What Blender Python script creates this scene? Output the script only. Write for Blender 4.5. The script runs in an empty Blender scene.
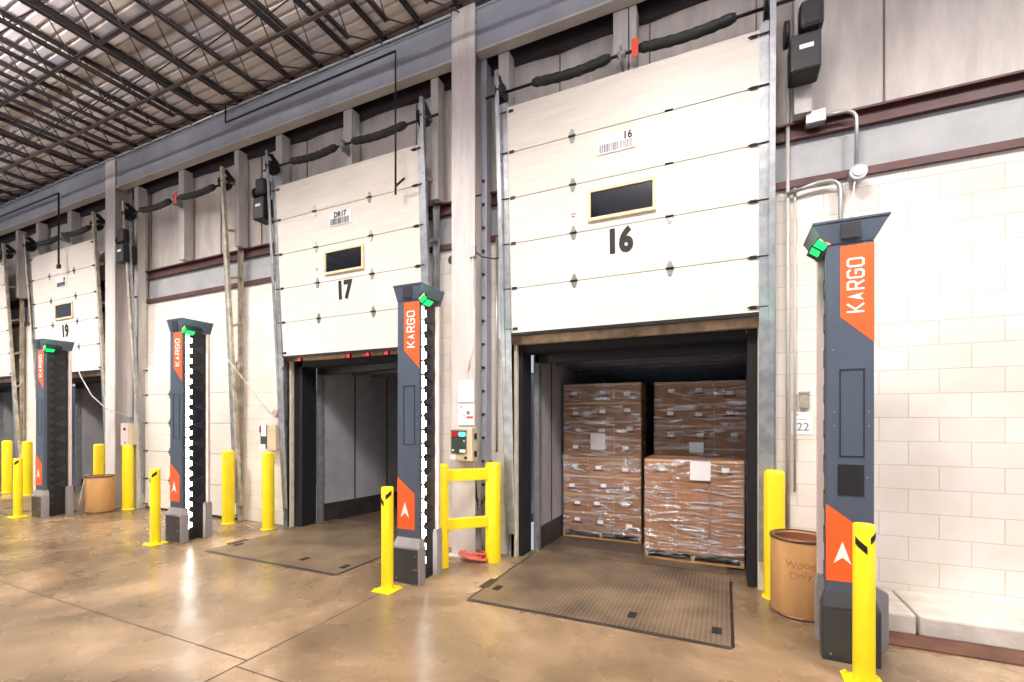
import bpy, bmesh, math, random
from mathutils import Vector, Matrix
random.seed(7)
R = math.radians
sc = bpy.context.scene
C = sc.collection

# ------------------------------------------------------------------ camera, world, lights, exposure
cd = bpy.data.cameras.new('camera'); cam = bpy.data.objects.new('camera', cd); C.objects.link(cam)
cam.location = (0, 0, 1.7); cam.rotation_euler = (R(90), 0, R(24.6))
cd.sensor_fit = 'HORIZONTAL'; cd.sensor_width = 36; cd.lens = 465 / 1024 * 36
cd.shift_y = 79 / 1024; cd.clip_start = 0.05; cd.clip_end = 200
sc.camera = cam
w = bpy.data.worlds.new('world'); sc.world = w; w.use_nodes = True
bg = w.node_tree.nodes['Background']; bg.inputs[0].default_value = (0.80, 0.86, 1.0, 1); bg.inputs[1].default_value = 0.6
sc.view_settings.view_transform = 'Standard'; sc.view_settings.look = 'None'
sc.view_settings.gamma = 1; sc.view_settings.use_curve_mapping = False
sc.view_settings.exposure = 0.17

def area(name, loc, sx, sy, power, col, rot=(0, 0, 0), spread=180):
    l = bpy.data.lights.new(name, 'AREA'); l.shape = 'RECTANGLE'; l.size = sx; l.size_y = sy
    l.energy = power; l.color = col; l.spread = R(spread)
    o = bpy.data.objects.new(name, l); C.objects.link(o); o.location = loc; o.rotation_euler = rot
    return o
for i, x in enumerate((-16.6, -12.6, -8.6, -4.6, -0.6, 3.2)):
    area('high_bay_lamp', (x, 1.8, 6.4), 1.2, 0.5, 225 if x < -6 else 140, (1.0, 0.93, 0.84), (R(14), 0, 0), 125)
    area('deck_fill_light', (x, 0.9, 6.1), 1.2, 0.5, 430, (0.97, 0.95, 1.0), (R(180), 0, 0), 180)  # unseen upward fill, added to brighten the roof deck and joists

# ------------------------------------------------------------------ helpers
class MB:
    def __init__(s): s.v = []; s.f = []; s.sm = []
    def add(s, vs, fs, smooth=False):
        n = len(s.v); s.v += [Vector(p) for p in vs]
        for f in fs: s.f.append([n + i for i in f]); s.sm.append(smooth)
        return s
    def box(s, x0, x1, y0, y1, z0, z1):
        vs = [(x, y, z) for z in (z0, z1) for y in (y0, y1) for x in (x0, x1)]
        return s.add(vs, [(0, 2, 3, 1), (4, 5, 7, 6), (0, 1, 5, 4), (2, 6, 7, 3), (0, 4, 6, 2), (1, 3, 7, 5)])
    def bar(s, p, q, w, h, up=(0, 0, 1)):
        p = Vector(p); q = Vector(q); d = (q - p).normalized(); u = Vector(up)
        a = d.cross(u)
        if a.length < 1e-4: a = d.cross(Vector((0, 1, 0)))
        a.normalize(); b = a.cross(d).normalized()
        vs = []
        for c in (p, q):
            for i, j in ((-1, -1), (1, -1), (1, 1), (-1, 1)): vs.append(c + a * (i * w / 2) + b * (j * h / 2))
        return s.add(vs, [(0, 3, 2, 1), (4, 5, 6, 7), (0, 1, 5, 4), (1, 2, 6, 5), (2, 3, 7, 6), (3, 0, 4, 7)])
    def cyl(s, p, q, r, n=16, r2=None, caps=True):
        p = Vector(p); q = Vector(q); d = (q - p).normalized(); r2 = r if r2 is None else r2
        a = d.cross(Vector((0, 0, 1)))
        if a.length < 1e-4: a = Vector((1, 0, 0))
        a.normalize(); b = d.cross(a)
        vs = []
        for c, rr in ((p, r), (q, r2)):
            for i in range(n):
                t = 2 * math.pi * i / n; vs.append(c + a * math.cos(t) * rr + b * math.sin(t) * rr)
        s.add(vs, [(i, (i + 1) % n, n + (i + 1) % n, n + i) for i in range(n)], True)
        if caps: s.add(vs, [tuple(reversed(range(n))), tuple(range(n, 2 * n))])
        return s
    def tube(s, pts, r, n=8, rs=None):
        pts = [Vector(p) for p in pts]; ring = []; m = len(pts); prev = None
        for i, p in enumerate(pts):
            d = (pts[min(i + 1, m - 1)] - pts[max(i - 1, 0)]).normalized()
            if prev is None:
                a = d.cross(Vector((0, 0, 1)))
                if a.length < 1e-3: a = Vector((1, 0, 0))
            else: a = prev - d * prev.dot(d)
            a.normalize(); prev = a; b = d.cross(a); rr = rs[i] if rs else r
            ring += [p + a * math.cos(2 * math.pi * k / n) * rr + b * math.sin(2 * math.pi * k / n) * rr for k in range(n)]
        fs = [(i * n + k, i * n + (k + 1) % n, (i + 1) * n + (k + 1) % n, (i + 1) * n + k) for i in range(m - 1) for k in range(n)]
        s.add(ring, fs, True)
        return s.add(ring, [tuple(reversed(range(n))), tuple(range((m - 1) * n, m * n))])
    def prism(s, poly, o, ax, ay, az, t):
        """2D polygon in plane (ax, ay) at o, thickness t along az"""
        o = Vector(o); ax = Vector(ax); ay = Vector(ay); az = Vector(az); n = len(poly)
        vs = [o + ax * a + ay * b for a, b in poly] + [o + ax * a + ay * b + az * t for a, b in poly]
        return s.add(vs, [tuple(range(n)), tuple(reversed(range(n, 2 * n)))] + [(i, n + i, n + (i + 1) % n, (i + 1) % n) for i in range(n)])
    def loft(s, A, B):
        n = len(A)
        return s.add(list(A) + list(B), [tuple(range(n)), tuple(reversed(range(n, 2 * n)))] + [(i, n + i, n + (i + 1) % n, (i + 1) % n) for i in range(n)])
    def lathe(s, prof, c, n=32, smooth=True):
        c = Vector(c); vs = []
        for r, z in prof: vs += [c + Vector((r * math.cos(2 * math.pi * k / n), r * math.sin(2 * math.pi * k / n), z)) for k in range(n)]
        return s.add(vs, [(i * n + k, i * n + (k + 1) % n, (i + 1) * n + (k + 1) % n, (i + 1) * n + k) for i in range(len(prof) - 1) for k in range(n)], smooth)
    def build(s, name, m, parent=None, bevel=0):
        og = org(parent)
        me = bpy.data.meshes.new(name); me.from_pydata([v - og for v in s.v], [], s.f)
        me.polygons.foreach_set('use_smooth', s.sm); me.materials.append(m)
        bm = bmesh.new(); bm.from_mesh(me); bmesh.ops.remove_doubles(bm, verts=bm.verts, dist=1e-5)
        bmesh.ops.recalc_face_normals(bm, faces=bm.faces); bm.to_mesh(me); bm.free()
        o = bpy.data.objects.new(name, me); C.objects.link(o)
        if parent: o.parent = parent
        if bevel:
            b = o.modifiers.new('bevel', 'BEVEL'); b.width = bevel; b.segments = 2; b.limit_method = 'ANGLE'; b.angle_limit = R(40)
        return o
def org(o):
    v = Vector((0, 0, 0))
    while o: v += o.location; o = o.parent
    return v
def tag(o, label, cat, group=None, kind=None):
    if label: o['label'] = label
    if cat: o['category'] = cat
    if group: o['group'] = group
    if kind: o['kind'] = kind
    return o
def thing(name, label, cat, loc=(0, 0, 0), group=None, kind=None):
    o = bpy.data.objects.new(name, None); C.objects.link(o); o.location = loc; o.empty_display_size = 0.1
    return tag(o, label, cat, group, kind)
def copy_tree(o, parent=None, loc=None, rz=None, label=None):
    c = o.copy(); C.objects.link(c); c.parent = parent
    if loc is not None: c.location = loc
    if rz is not None: c.rotation_euler = (0, 0, rz)
    if label: c['label'] = label
    for ch in list(o.children): copy_tree(ch, c)
    return c
def struct(mb, name, m, label=None, cat=None, bevel=0):
    o = mb.build(name, m, None, bevel); o['kind'] = 'structure'
    if label: o['label'] = label
    if cat: o['category'] = cat
    return o
def put(name, mb, m, label, cat, group=None, bevel=0, kind=None):
    return tag(mb.build(name, m, None, bevel), label, cat, group, kind)

# ------------------------------------------------------------------ materials
def lin(c):
    return tuple((x / 255 / 12.92 if x / 255 <= 0.04045 else ((x / 255 + 0.055) / 1.055) ** 2.4) for x in c) + (1,)
def mat(name, col, rough=0.6, metal=0.0, var=0.0, vscale=4.0, bump=0.0, bscale=30.0, emit=None, es=0.0, stretch=(1, 1, 1), spec=0.5, col2=None, coat=0):
    m = bpy.data.materials.new(name); m.use_nodes = True; nt = m.node_tree; N = nt.nodes; L = nt.links
    b = N['Principled BSDF']; b.inputs['Base Color'].default_value = lin(col)
    b.inputs['Roughness'].default_value = rough; b.inputs['Metallic'].default_value = metal
    b.inputs['Specular IOR Level'].default_value = spec; b.inputs['Coat Weight'].default_value = coat
    tc = N.new('ShaderNodeTexCoord'); mp = N.new('ShaderNodeMapping'); mp.inputs['Scale'].default_value = stretch
    L.new(tc.outputs['Object'], mp.inputs[0])
    no = N.new('ShaderNodeTexNoise'); no.inputs['Scale'].default_value = vscale; no.inputs['Detail'].default_value = 6
    no.inputs['Roughness'].default_value = 0.6; L.new(mp.outputs[0], no.inputs[0])
    if var or col2:
        cr = N.new('ShaderNodeValToRGB'); cr.color_ramp.elements[0].position = 0.34; cr.color_ramp.elements[1].position = 0.66
        c2 = col2 or tuple(max(0, x * (1 - var)) for x in col)
        cr.color_ramp.elements[0].color = lin(c2); cr.color_ramp.elements[1].color = lin(col)
        L.new(no.outputs[0], cr.inputs[0]); L.new(cr.outputs[0], b.inputs['Base Color'])
    if bump:
        n2 = N.new('ShaderNodeTexNoise'); n2.inputs['Scale'].default_value = bscale; n2.inputs['Detail'].default_value = 4; L.new(mp.outputs[0], n2.inputs[0])
        bp = N.new('ShaderNodeBump'); bp.inputs['Strength'].default_value = bump; bp.inputs['Distance'].default_value = 0.01
        L.new(n2.outputs[0], bp.inputs['Height']); L.new(bp.outputs[0], b.inputs['Normal'])
    if emit: b.inputs['Emission Color'].default_value = lin(emit); b.inputs['Emission Strength'].default_value = es
    return m
def block_mat():
    m = mat('painted_block', (236, 226, 212), 0.55); nt = m.node_tree; N = nt.nodes; L = nt.links; b = N['Principled BSDF']
    tc = N.new('ShaderNodeTexCoord'); sp = N.new('ShaderNodeSeparateXYZ'); cb = N.new('ShaderNodeCombineXYZ')
    L.new(tc.outputs['Object'], sp.inputs[0]); L.new(sp.outputs[0], cb.inputs[0]); L.new(sp.outputs[2], cb.inputs[1])
    br = N.new('ShaderNodeTexBrick'); br.inputs['Scale'].default_value = 1; br.inputs['Brick Width'].default_value = 0.43
    br.inputs['Row Height'].default_value = 0.215; br.inputs['Mortar Size'].default_value = 0.005; br.inputs['Mortar Smooth'].default_value = 0.6
    br.inputs['Color1'].default_value = lin((240, 235, 229)); br.inputs['Color2'].default_value = lin((233, 226, 219)); br.inputs['Mortar'].default_value = lin((214, 202, 188))
    L.new(cb.outputs[0], br.inputs[0])
    no = N.new('ShaderNodeTexNoise'); no.inputs['Scale'].default_value = 1.4; no.inputs['Detail'].default_value = 7; L.new(tc.outputs['Object'], no.inputs[0])
    cr = N.new('ShaderNodeValToRGB'); cr.color_ramp.elements[0].position = 0.35; cr.color_ramp.elements[1].position = 0.62
    cr.color_ramp.elements[0].color = lin((222, 208, 186)); cr.color_ramp.elements[1].color = (1, 1, 1, 1); L.new(no.outputs[0], cr.inputs[0])
    mx = N.new('ShaderNodeMix'); mx.data_type = 'RGBA'; mx.blend_type = 'MULTIPLY'; mx.inputs[0].default_value = 0.4
    L.new(br.outputs[0], mx.inputs[6]); L.new(cr.outputs[0], mx.inputs[7]); L.new(mx.outputs[2], b.inputs['Base Color'])
    n2 = N.new('ShaderNodeTexNoise'); n2.inputs['Scale'].default_value = 60; L.new(tc.outputs['Object'], n2.inputs[0])
    ad = N.new('ShaderNodeMath'); ad.operation = 'MULTIPLY_ADD'; ad.inputs[1].default_value = -1.0
    L.new(br.outputs['Fac'], ad.inputs[0]); mu = N.new('ShaderNodeMath'); mu.operation = 'MULTIPLY'; mu.inputs[1].default_value = 0.25
    L.new(n2.outputs[0], mu.inputs[0]); L.new(mu.outputs[0], ad.inputs[2])
    bp = N.new('ShaderNodeBump'); bp.inputs['Strength'].default_value = 0.5; bp.inputs['Distance'].default_value = 0.008
    L.new(ad.outputs[0], bp.inputs['Height']); L.new(bp.outputs[0], b.inputs['Normal'])
    return m
def floor_mat():
    m = mat('sealed_concrete', (150, 122, 92), 0.25); nt = m.node_tree; N = nt.nodes; L = nt.links; b = N['Principled BSDF']
    tc = N.new('ShaderNodeTexCoord')
    n1 = N.new('ShaderNodeTexNoise'); n1.inputs['Scale'].default_value = 0.75; n1.inputs['Detail'].default_value = 9; n1.inputs['Roughness'].default_value = 0.62; n1.inputs['Distortion'].default_value = 0.6
    L.new(tc.outputs['Object'], n1.inputs[0])
    cr = N.new('ShaderNodeValToRGB'); e = cr.color_ramp.elements
    e[0].position = 0.3; e[0].color = lin((86, 70, 54)); e[1].position = 0.7; e[1].color = lin((170, 146, 118))
    e.new(0.46).color = lin((114, 95, 72)); e.new(0.56).color = lin((138, 115, 89))
    L.new(n1.outputs[0], cr.inputs[0]); L.new(cr.outputs[0], b.inputs['Base Color'])
    n2 = N.new('ShaderNodeTexNoise'); n2.inputs['Scale'].default_value = 2.2; n2.inputs['Detail'].default_value = 8; L.new(tc.outputs['Object'], n2.inputs[0])
    mr = N.new('ShaderNodeMapRange'); mr.inputs[3].default_value = 0.13; mr.inputs[4].default_value = 0.42; L.new(n2.outputs[0], mr.inputs[0]); L.new(mr.outputs[0], b.inputs['Roughness'])
    n3 = N.new('ShaderNodeTexNoise'); n3.inputs['Scale'].default_value = 6; n3.inputs['Detail'].default_value = 5; L.new(tc.outputs['Object'], n3.inputs[0])
    bp = N.new('ShaderNodeBump'); bp.inputs['Strength'].default_value = 0.12; bp.inputs['Distance'].default_value = 0.01
    L.new(n3.outputs[0], bp.inputs['Height']); L.new(bp.outputs[0], b.inputs['Normal'])
    b.inputs['Specular IOR Level'].default_value = 0.6
    return m
def tread_mat():
    m = mat('tread_plate', (120, 104, 86), 0.42, 0.35); nt = m.node_tree; N = nt.nodes; L = nt.links; b = N['Principled BSDF']
    tc = N.new('ShaderNodeTexCoord')
    no = N.new('ShaderNodeTexNoise'); no.inputs['Scale'].default_value = 2.0; no.inputs['Detail'].default_value = 8; L.new(tc.outputs['Object'], no.inputs[0])
    cr = N.new('ShaderNodeValToRGB'); e = cr.color_ramp.elements; e[0].position = .3; e[1].position = .7
    e[0].color = lin((70, 58, 50)); e[1].color = lin((140, 120, 96)); L.new(no.outputs[0], cr.inputs[0])
    vo = N.new('ShaderNodeTexVoronoi'); vo.inputs['Scale'].default_value = 26; vo.inputs['Randomness'].default_value = 0.0; L.new(tc.outputs['Object'], vo.inputs[0])
    lt = N.new('ShaderNodeMath'); lt.operation = 'LESS_THAN'; lt.inputs[1].default_value = 0.3; L.new(vo.outputs['Distance'], lt.inputs[0])
    mx = N.new('ShaderNodeMix'); mx.data_type = 'RGBA'; mx.inputs[7].default_value = lin((176, 156, 126)); L.new(cr.outputs[0], mx.inputs[6])
    mf = N.new('ShaderNodeMath'); mf.operation = 'MULTIPLY'; mf.inputs[1].default_value = 0.55; L.new(lt.outputs[0], mf.inputs[0]); L.new(mf.outputs[0], mx.inputs[0])
    L.new(mx.outputs[2], b.inputs['Base Color'])
    bp = N.new('ShaderNodeBump'); bp.inputs['Strength'].default_value = 0.6; bp.inputs['Distance'].default_value = 0.004
    L.new(lt.outputs[0], bp.inputs['Height']); L.new(bp.outputs[0], b.inputs['Normal'])
    return m
def wrap_mat():
    m = bpy.data.materials.new('stretch_film'); m.use_nodes = True; nt = m.node_tree; N = nt.nodes; L = nt.links; N.clear()
    out = N.new('ShaderNodeOutputMaterial'); mix = N.new('ShaderNodeMixShader'); tr = N.new('ShaderNodeBsdfTransparent'); gl = N.new('ShaderNodeBsdfGlossy')
    gl.inputs['Roughness'].default_value = 0.16; gl.inputs['Color'].default_value = (0.95, 0.96, 1, 1)
    tc = N.new('ShaderNodeTexCoord'); mp = N.new('ShaderNodeMapping'); mp.inputs['Scale'].default_value = (1.3, 1.3, 9)
    L.new(tc.outputs['Object'], mp.inputs[0])
    no = N.new('ShaderNodeTexNoise'); no.inputs['Scale'].default_value = 2.0; no.inputs['Detail'].default_value = 8; no.inputs['Roughness'].default_value = 0.62; no.inputs['Distortion'].default_value = 1.2
    L.new(mp.outputs[0], no.inputs[0])
    bp = N.new('ShaderNodeBump'); bp.inputs['Strength'].default_value = 1.0; bp.inputs['Distance'].default_value = 0.045
    L.new(no.outputs[0], bp.inputs['Height']); L.new(bp.outputs[0], gl.inputs['Normal'])
    mr = N.new('ShaderNodeMapRange'); mr.inputs[1].default_value = 0.47; mr.inputs[2].default_value = 0.62; mr.inputs[3].default_value = 0.05; mr.inputs[4].default_value = 0.85
    L.new(no.outputs[0], mr.inputs[0]); L.new(mr.outputs[0], mix.inputs[0])
    L.new(tr.outputs[0], mix.inputs[1]); L.new(gl.outputs[0], mix.inputs[2]); L.new(mix.outputs[0], out.inputs[0])
    return m
M = dict(
    block=block_mat(), floor=floor_mat(), tread=tread_mat(), wrap=wrap_mat(),
    greyband=mat('grey_wall_panel', (178, 180, 182), 0.5, var=0.12, vscale=2),
    insul=mat('vinyl_faced_insulation', (216, 208, 200), 0.45, var=0.16, vscale=1.6, bump=0.6, bscale=3, stretch=(2.5, 1, .6)),
    oxide=mat('red_oxide_steel', (84, 40, 36), 0.5, var=0.2, vscale=6),
    darkgirt=mat('dark_girt', (62, 50, 52), 0.6, var=0.2),
    post=mat('painted_post', (208, 203, 197), 0.5, var=0.12, vscale=3, stretch=(3, 3, .5)),
    column=mat('painted_column', (222, 214, 210), 0.45, var=0.12, vscale=2, stretch=(3, 3, .5)),
    beam=mat('painted_beam', (156, 158, 168), 0.45, var=0.1, vscale=1.5),
    flange=mat('beam_flange', (196, 190, 186), 0.45, var=0.1, vscale=1.5),
    joist=mat('joist_steel', (84, 76, 76), 0.5, 0.3, var=0.25, vscale=3),
    deck=mat('galvanised_roof_deck', (224, 214, 204), 0.4, 0.0, var=0.18, vscale=1.2, col2=(196, 192, 198)),
    door=mat('cream_door_panel', (236, 228, 217), 0.4, var=0.05, vscale=2, bump=0.25, bscale=14, stretch=(1, 1, 9)),
    doorseal=mat('door_seam', (120, 108, 96), 0.7),
    jamb=mat('weathered_jamb', (238, 226, 206), 0.6, var=0.16, vscale=6, stretch=(2, 2, .8)),
    woodframe=mat('light_wood_frame', (238, 218, 182), 0.5, var=0.12, vscale=8),
    header=mat('worn_header', (214, 184, 152), 0.6, var=0.3, vscale=5),
    galv=mat('galvanised_steel', (168, 172, 176), 0.36, 0.45, var=0.2, vscale=8),
    dirtygalv=mat('dirty_track_steel', (210, 200, 180), 0.42, 0.1, var=0.3, vscale=6),
    zinc=mat('zinc_hinge', (150, 152, 146), 0.3, 0.6),
    black=mat('black_plastic', (20, 20, 22), 0.42), blackm=mat('black_steel', (34, 32, 34), 0.4, 0.3),
    foam=mat('dock_foam', (16, 15, 18), 0.75, bump=.4), glass=mat('dark_glass', (14, 20, 28), 0.08, spec=0.6),
    sleeve=mat('spring_sleeve', (44, 46, 44), 0.6, var=.3, vscale=20, bump=.6, bscale=40),
    slate=mat('slate_housing', (74, 84, 98), 0.42, var=0.05), slatedark=mat('dark_plate', (58, 60, 64), 0.35, var=.1),
    greyfoot=mat('grey_cast_foot', (150, 146, 146), 0.5, var=.06), edge=mat('pale_rear_shell', (216, 196, 192), 0.4),
    orange=mat('orange_decal', (244, 96, 42), 0.4), white=mat('white_print', (244, 244, 242), 0.5),
    led=mat('led_strip', (250, 246, 240), 0.4, emit=(255, 246, 236), es=16),
    ledoff=mat('unlit_strip', (44, 44, 48), 0.4), fin=mat('dark_fin', (40, 42, 56), 0.35),
    green=mat('green_lamp', (10, 190, 90), 0.3, emit=(10, 225, 100), es=1.3), red=mat('red_lamp', (230, 30, 40), 0.3, emit=(255, 30, 45), es=6),
    amber=mat('lamp_trim', (240, 130, 90), 0.3, emit=(255, 150, 110), es=1.0),
    yellow=mat('safety_yellow', (255, 226, 26), 0.38, var=0.03, vscale=8), ink=mat('black_ink', (18, 18, 20), 0.6),
    card=mat('cardboard', (166, 116, 78), 0.75, var=0.1, vscale=9), cardd=mat('carton_slot', (70, 46, 30), 0.8), tape=mat('carton_tape', (196, 158, 112), 0.4),
    drum=mat('fibre_drum', (214, 164, 106), 0.5, var=0.12, vscale=5, stretch=(1, 1, .3)), rim=mat('rusty_rim', (138, 100, 74), 0.4, .4, var=.3, vscale=20), drumin=mat('drum_inside', (130, 74, 44), 0.7),
    pencil=mat('pencil_mark', (170, 118, 74), 0.7),
    palletm=mat('pallet_wood', (190, 150, 104), 0.7, var=.25, vscale=8, stretch=(1, 1, 6)),
    paper=mat('white_paper', (246, 244, 244), 0.6), greyink=mat('grey_ink', (120, 122, 130), 0.6),
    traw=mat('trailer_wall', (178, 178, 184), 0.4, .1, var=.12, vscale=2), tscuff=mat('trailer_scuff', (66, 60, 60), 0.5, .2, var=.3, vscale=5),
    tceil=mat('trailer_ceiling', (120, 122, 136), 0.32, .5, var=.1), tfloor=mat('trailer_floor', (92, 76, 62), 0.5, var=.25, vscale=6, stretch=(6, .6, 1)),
    curb=mat('painted_curb', (226, 218, 206), 0.55, var=.2, vscale=3, bump=.4), crub=mat('brown_sill', (112, 72, 54), 0.55, var=.3, vscale=6),
    beige=mat('beige_enclosure', (214, 198, 168), 0.45, var=.05), panelg=mat('green_grey_face', (60, 72, 62), 0.4), pinkish=mat('pink_white_face', (240, 216, 212), 0.4),
    cyan=mat('cyan_lamp', (90, 220, 205), .3, emit=(90, 230, 215), es=1.4), redbtn=mat('red_button', (170, 30, 40), .4),
    conduit=mat('grey_conduit', (176, 178, 178), 0.35, .6), cable=mat('black_cable', (26, 26, 28), 0.5), wcable=mat('white_cable', (236, 230, 220), 0.5),
    rope=mat('red_hose', (206, 104, 84), 0.5), joint=mat('floor_joint', (58, 46, 36), 0.8), gap=mat('leveler_gap', (16, 14, 12), 0.9),
    tagor=mat('orange_tag', (240, 84, 52), .5), lead=mat('label_brown', (150, 76, 60), .6),
    trimrust=mat('rusty_track', (200, 182, 150), 0.6, .1, var=.3, vscale=12),
)

# ------------------------------------------------------------------ layout numbers (metres)
YW = 5.3                                   # inner face of the dock wall
PITCH = 3.925
CX = [-1.02 - PITCH * k for k in range(5)] # centres of doors 16, 17, 18, 19, 20
HW, OPEN_Z = 1.33, 2.64
XL, XR = -20.5, 4.6
OPENS = [CX[0], CX[1], CX[3], CX[4]]

# ------------------------------------------------------------------ setting
fl = MB()
fl.box(XL, XR, -7, YW + .35, -0.2, 0)
floor = struct(fl, 'floor', M['floor'])
j = MB(); j.box(-3.077, -3.063, -6.9, 3.82, 0, .0012); j.box(XL, -3.08, 2.203, 2.213, 0, .0012); j.box(-3.06, XR, 2.12, 2.13, 0, .0012)
j.build('joint', M['joint'], floor)
# dock wall: block piers between the openings, block over the closed door and the right hand stretch
wb = MB()
xs = [XL]
for c in sorted(OPENS): xs += [c - HW, c + HW]
xs.append(XR)
for a, b in zip(xs[0::2], xs[1::2]): wb.box(a, b, YW, YW + .22, 0, OPEN_Z)
wb.box(XL, XR, YW, YW + .22, OPEN_Z, 4.0)
struct(wb, 'wall_back', M['block'])
b2 = MB(); b2.box(XL, XR, YW + .03, YW + .2, 4.0, 4.6); struct(b2, 'wall_band', M['greyband'])
b3 = MB()
x = 5.54
seams = []
while x > XL:                              # insulation bays, each a slightly bellied panel
    x1 = x - 1.05; n = 6
    for i in range(n):
        xa = x - (x - x1) * i / n; xb = x - (x - x1) * (i + 1) / n
        ya = YW + .05 - .035 * math.sin(math.pi * i / n); yb = YW + .05 - .035 * math.sin(math.pi * (i + 1) / n)
        b3.add([(xa, ya, 4.58), (xb, yb, 4.58), (xb, yb, 6.12), (xa, ya, 6.12)], [(0, 1, 2, 3)], True)
    b3.box(x1, x, YW + .06, YW + .2, 4.58, 6.12)
    x = x1; seams.append(x)
up = struct(b3, 'wall_upper', M['insul'])
for x in seams:
    m = MB(); m.box(x - .006, x + .006, YW + .035, YW + .055, 4.6, 6.12); m.build('seam', M['doorseal'], up)
b4 = MB(); b4.box(XL, XR, YW - .02, YW + .2, 6.12, 6.88); struct(b4, 'wall_fascia', M['darkgirt'])
g = MB()
g.box(XL, XR, YW - .03, YW + .1, 4.44, 4.46); g.box(XL, XR, YW + .0, YW + .02, 4.46, 4.58); g.box(XL, XR, YW - .06, YW + .1, 4.57, 4.59); struct(g, 'trim_1', M['oxide'])
g = MB(); g.box(XL, XR, YW - .04, YW + .1, 3.97, 4.04); struct(g, 'trim_2', M['oxide'])
# roof deck: ribs run along x
dk = MB(); y = -6.0
while y < YW + .2:
    a, r1 = 0.075, .075
    prof = [(y, 6.86), (y + .09, 6.86), (y + .105, 6.90), (y + .135, 6.90), (y + .15, 6.86)]
    for (ya, za), (yb, zb) in zip(prof, prof[1:]): dk.add([(XL, ya, za), (XR, ya, za), (XR, yb, zb), (XL, yb, zb)], [(0, 1, 2, 3)])
    y += .15
dk.box(XL, XR, -6, YW + .2, 6.91, 6.96)
struct(dk, 'ceiling', M['deck'])
# curb at the right hand block wall
cb = MB()
for a, b in ((1.02, 1.37), (1.385, 2.5), (2.515, 3.6)): cb.box(a, b, 4.64, YW, 0, .165)
struct(cb, 'baseboard_right', M['curb'], bevel=.02)
cs = MB(); cs.box(1.0, 4.4, 4.38, 4.64, 0, .014); struct(cs, 'trim_3', M['crub'])

# columns, girders
def column(x, label):
    t = thing('steel_column', label, 'column', (x, 4.97, 0), kind='structure')
    m = MB(); m.box(x - .165, x + .165, 4.97, 4.99, 0, 6.8); m.box(x - .012, x + .012, 4.99, 5.25, 0, 6.8); m.box(x - .165, x + .165, 5.25, 5.27, 0, 6.8)
    m.build('shaft', M['column'], t)
    m = MB(); m.box(x - .21, x + .21, 4.92, YW, 0, .02); m.build('base_plate', M['column'], t)
    return t
column(-2.94, 'pale steel wide-flange column between door 17 and door 16')
column(-10.88, 'pale steel wide-flange column between door 19 and the closed door')
for a, b, lb in ((-18.9, -11.05, 'grey steel roof girder over door 19 and the far door'), (-10.71, -3.11, 'grey steel roof girder over door 17 and the closed door'), (-2.77, 4.5, 'grey steel roof girder over door 16')):
    t = thing('steel_beam', lb, 'girder', ((a + b) / 2, 5.12, 6.2), kind='structure')
    m = MB(); m.box(a, b, 5.0, 5.015, 6.21, 6.715); m.build('web', M['beam'], t)
    m = MB(); m.box(a, b, 4.98, 5.12, 6.19, 6.215); m.build('flange', M['flange'], t)
    m = MB(); m.box(a, b, 4.98, 5.27, 6.715, 6.74); m.build('flange', M['beam'], t)
# posts between the channel and the girder
def post(x0, x1, z0, lab, grp, z1=6.19):
    m = MB(); m.box(x0, x1, 5.13, YW - .005, z0, z1)
    m.box((x0 + x1) / 2 - .003, (x0 + x1) / 2 + .003, 5.127, 5.132, z0, z1) if False else None
    o = put('wall_post', m, M['post'], lab, 'post', grp, kind='structure'); return o
NAMES = ['door 16', 'door 17', 'the closed door', 'door 19', 'the far door']
for c, nm in zip(CX, NAMES):
    post(c - .10, c + .06, 4.59, f'pale square post above the middle of {nm}', 'posts above the doors')
    post(c + .075, c + .15, 4.59, f'narrow pale board beside the middle post above {nm}', 'posts above the doors') if nm == 'door 16' else None
    post(c - 1.51, c - 1.37, 0.0 if nm in ('the closed door',) else 2.7, f'pale square post left of {nm}', 'posts beside the doors')
    post(c + (1.42 if nm != 'door 16' else 1.62), c + (1.53 if nm != 'door 16' else 1.76), 4.6, f'pale square post right of {nm}', 'posts beside the doors')
m = MB(); m.box(-2.765, -2.71, 5.12, 5.29, 0, 6.18); m.box(-2.71, -2.69, 5.12, 5.14, 0, 6.18)
t = put('steel_angle', m, M['beam'], 'grey steel angle standing right of the column by door 16', 'steel angle')
for k in range(14):
    z = .9 + k * .29; n = MB(); n.cyl((-2.73, 5.12, z), (-2.73, 5.09, z), .018, 8); n.build('bolt', M['blackm'], t)

PL = {'door 16': 'in front of the wrapped cartons', 'door 17': 'before the empty trailer with red marker lamps', 'door 19': 'beside the unlit tower', 'the far door': 'at the picture edge, farthest away'}
PT = {'door 16': 'over the door nearest the camera', 'door 17': 'over the door with red lamps below', 'the closed door': 'over the closed door', 'door 19': 'over the raised door past the far column', 'the far door': 'farthest away, at the picture edge'}
PD = {'door 16': 'of the largest, nearest door', 'door 17': 'of the door with red lamps below it', 'the closed door': 'of the fully closed door', 'door 19': 'of the raised door past the far column', 'the far door': 'of the farthest door, at the picture edge'}
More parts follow.
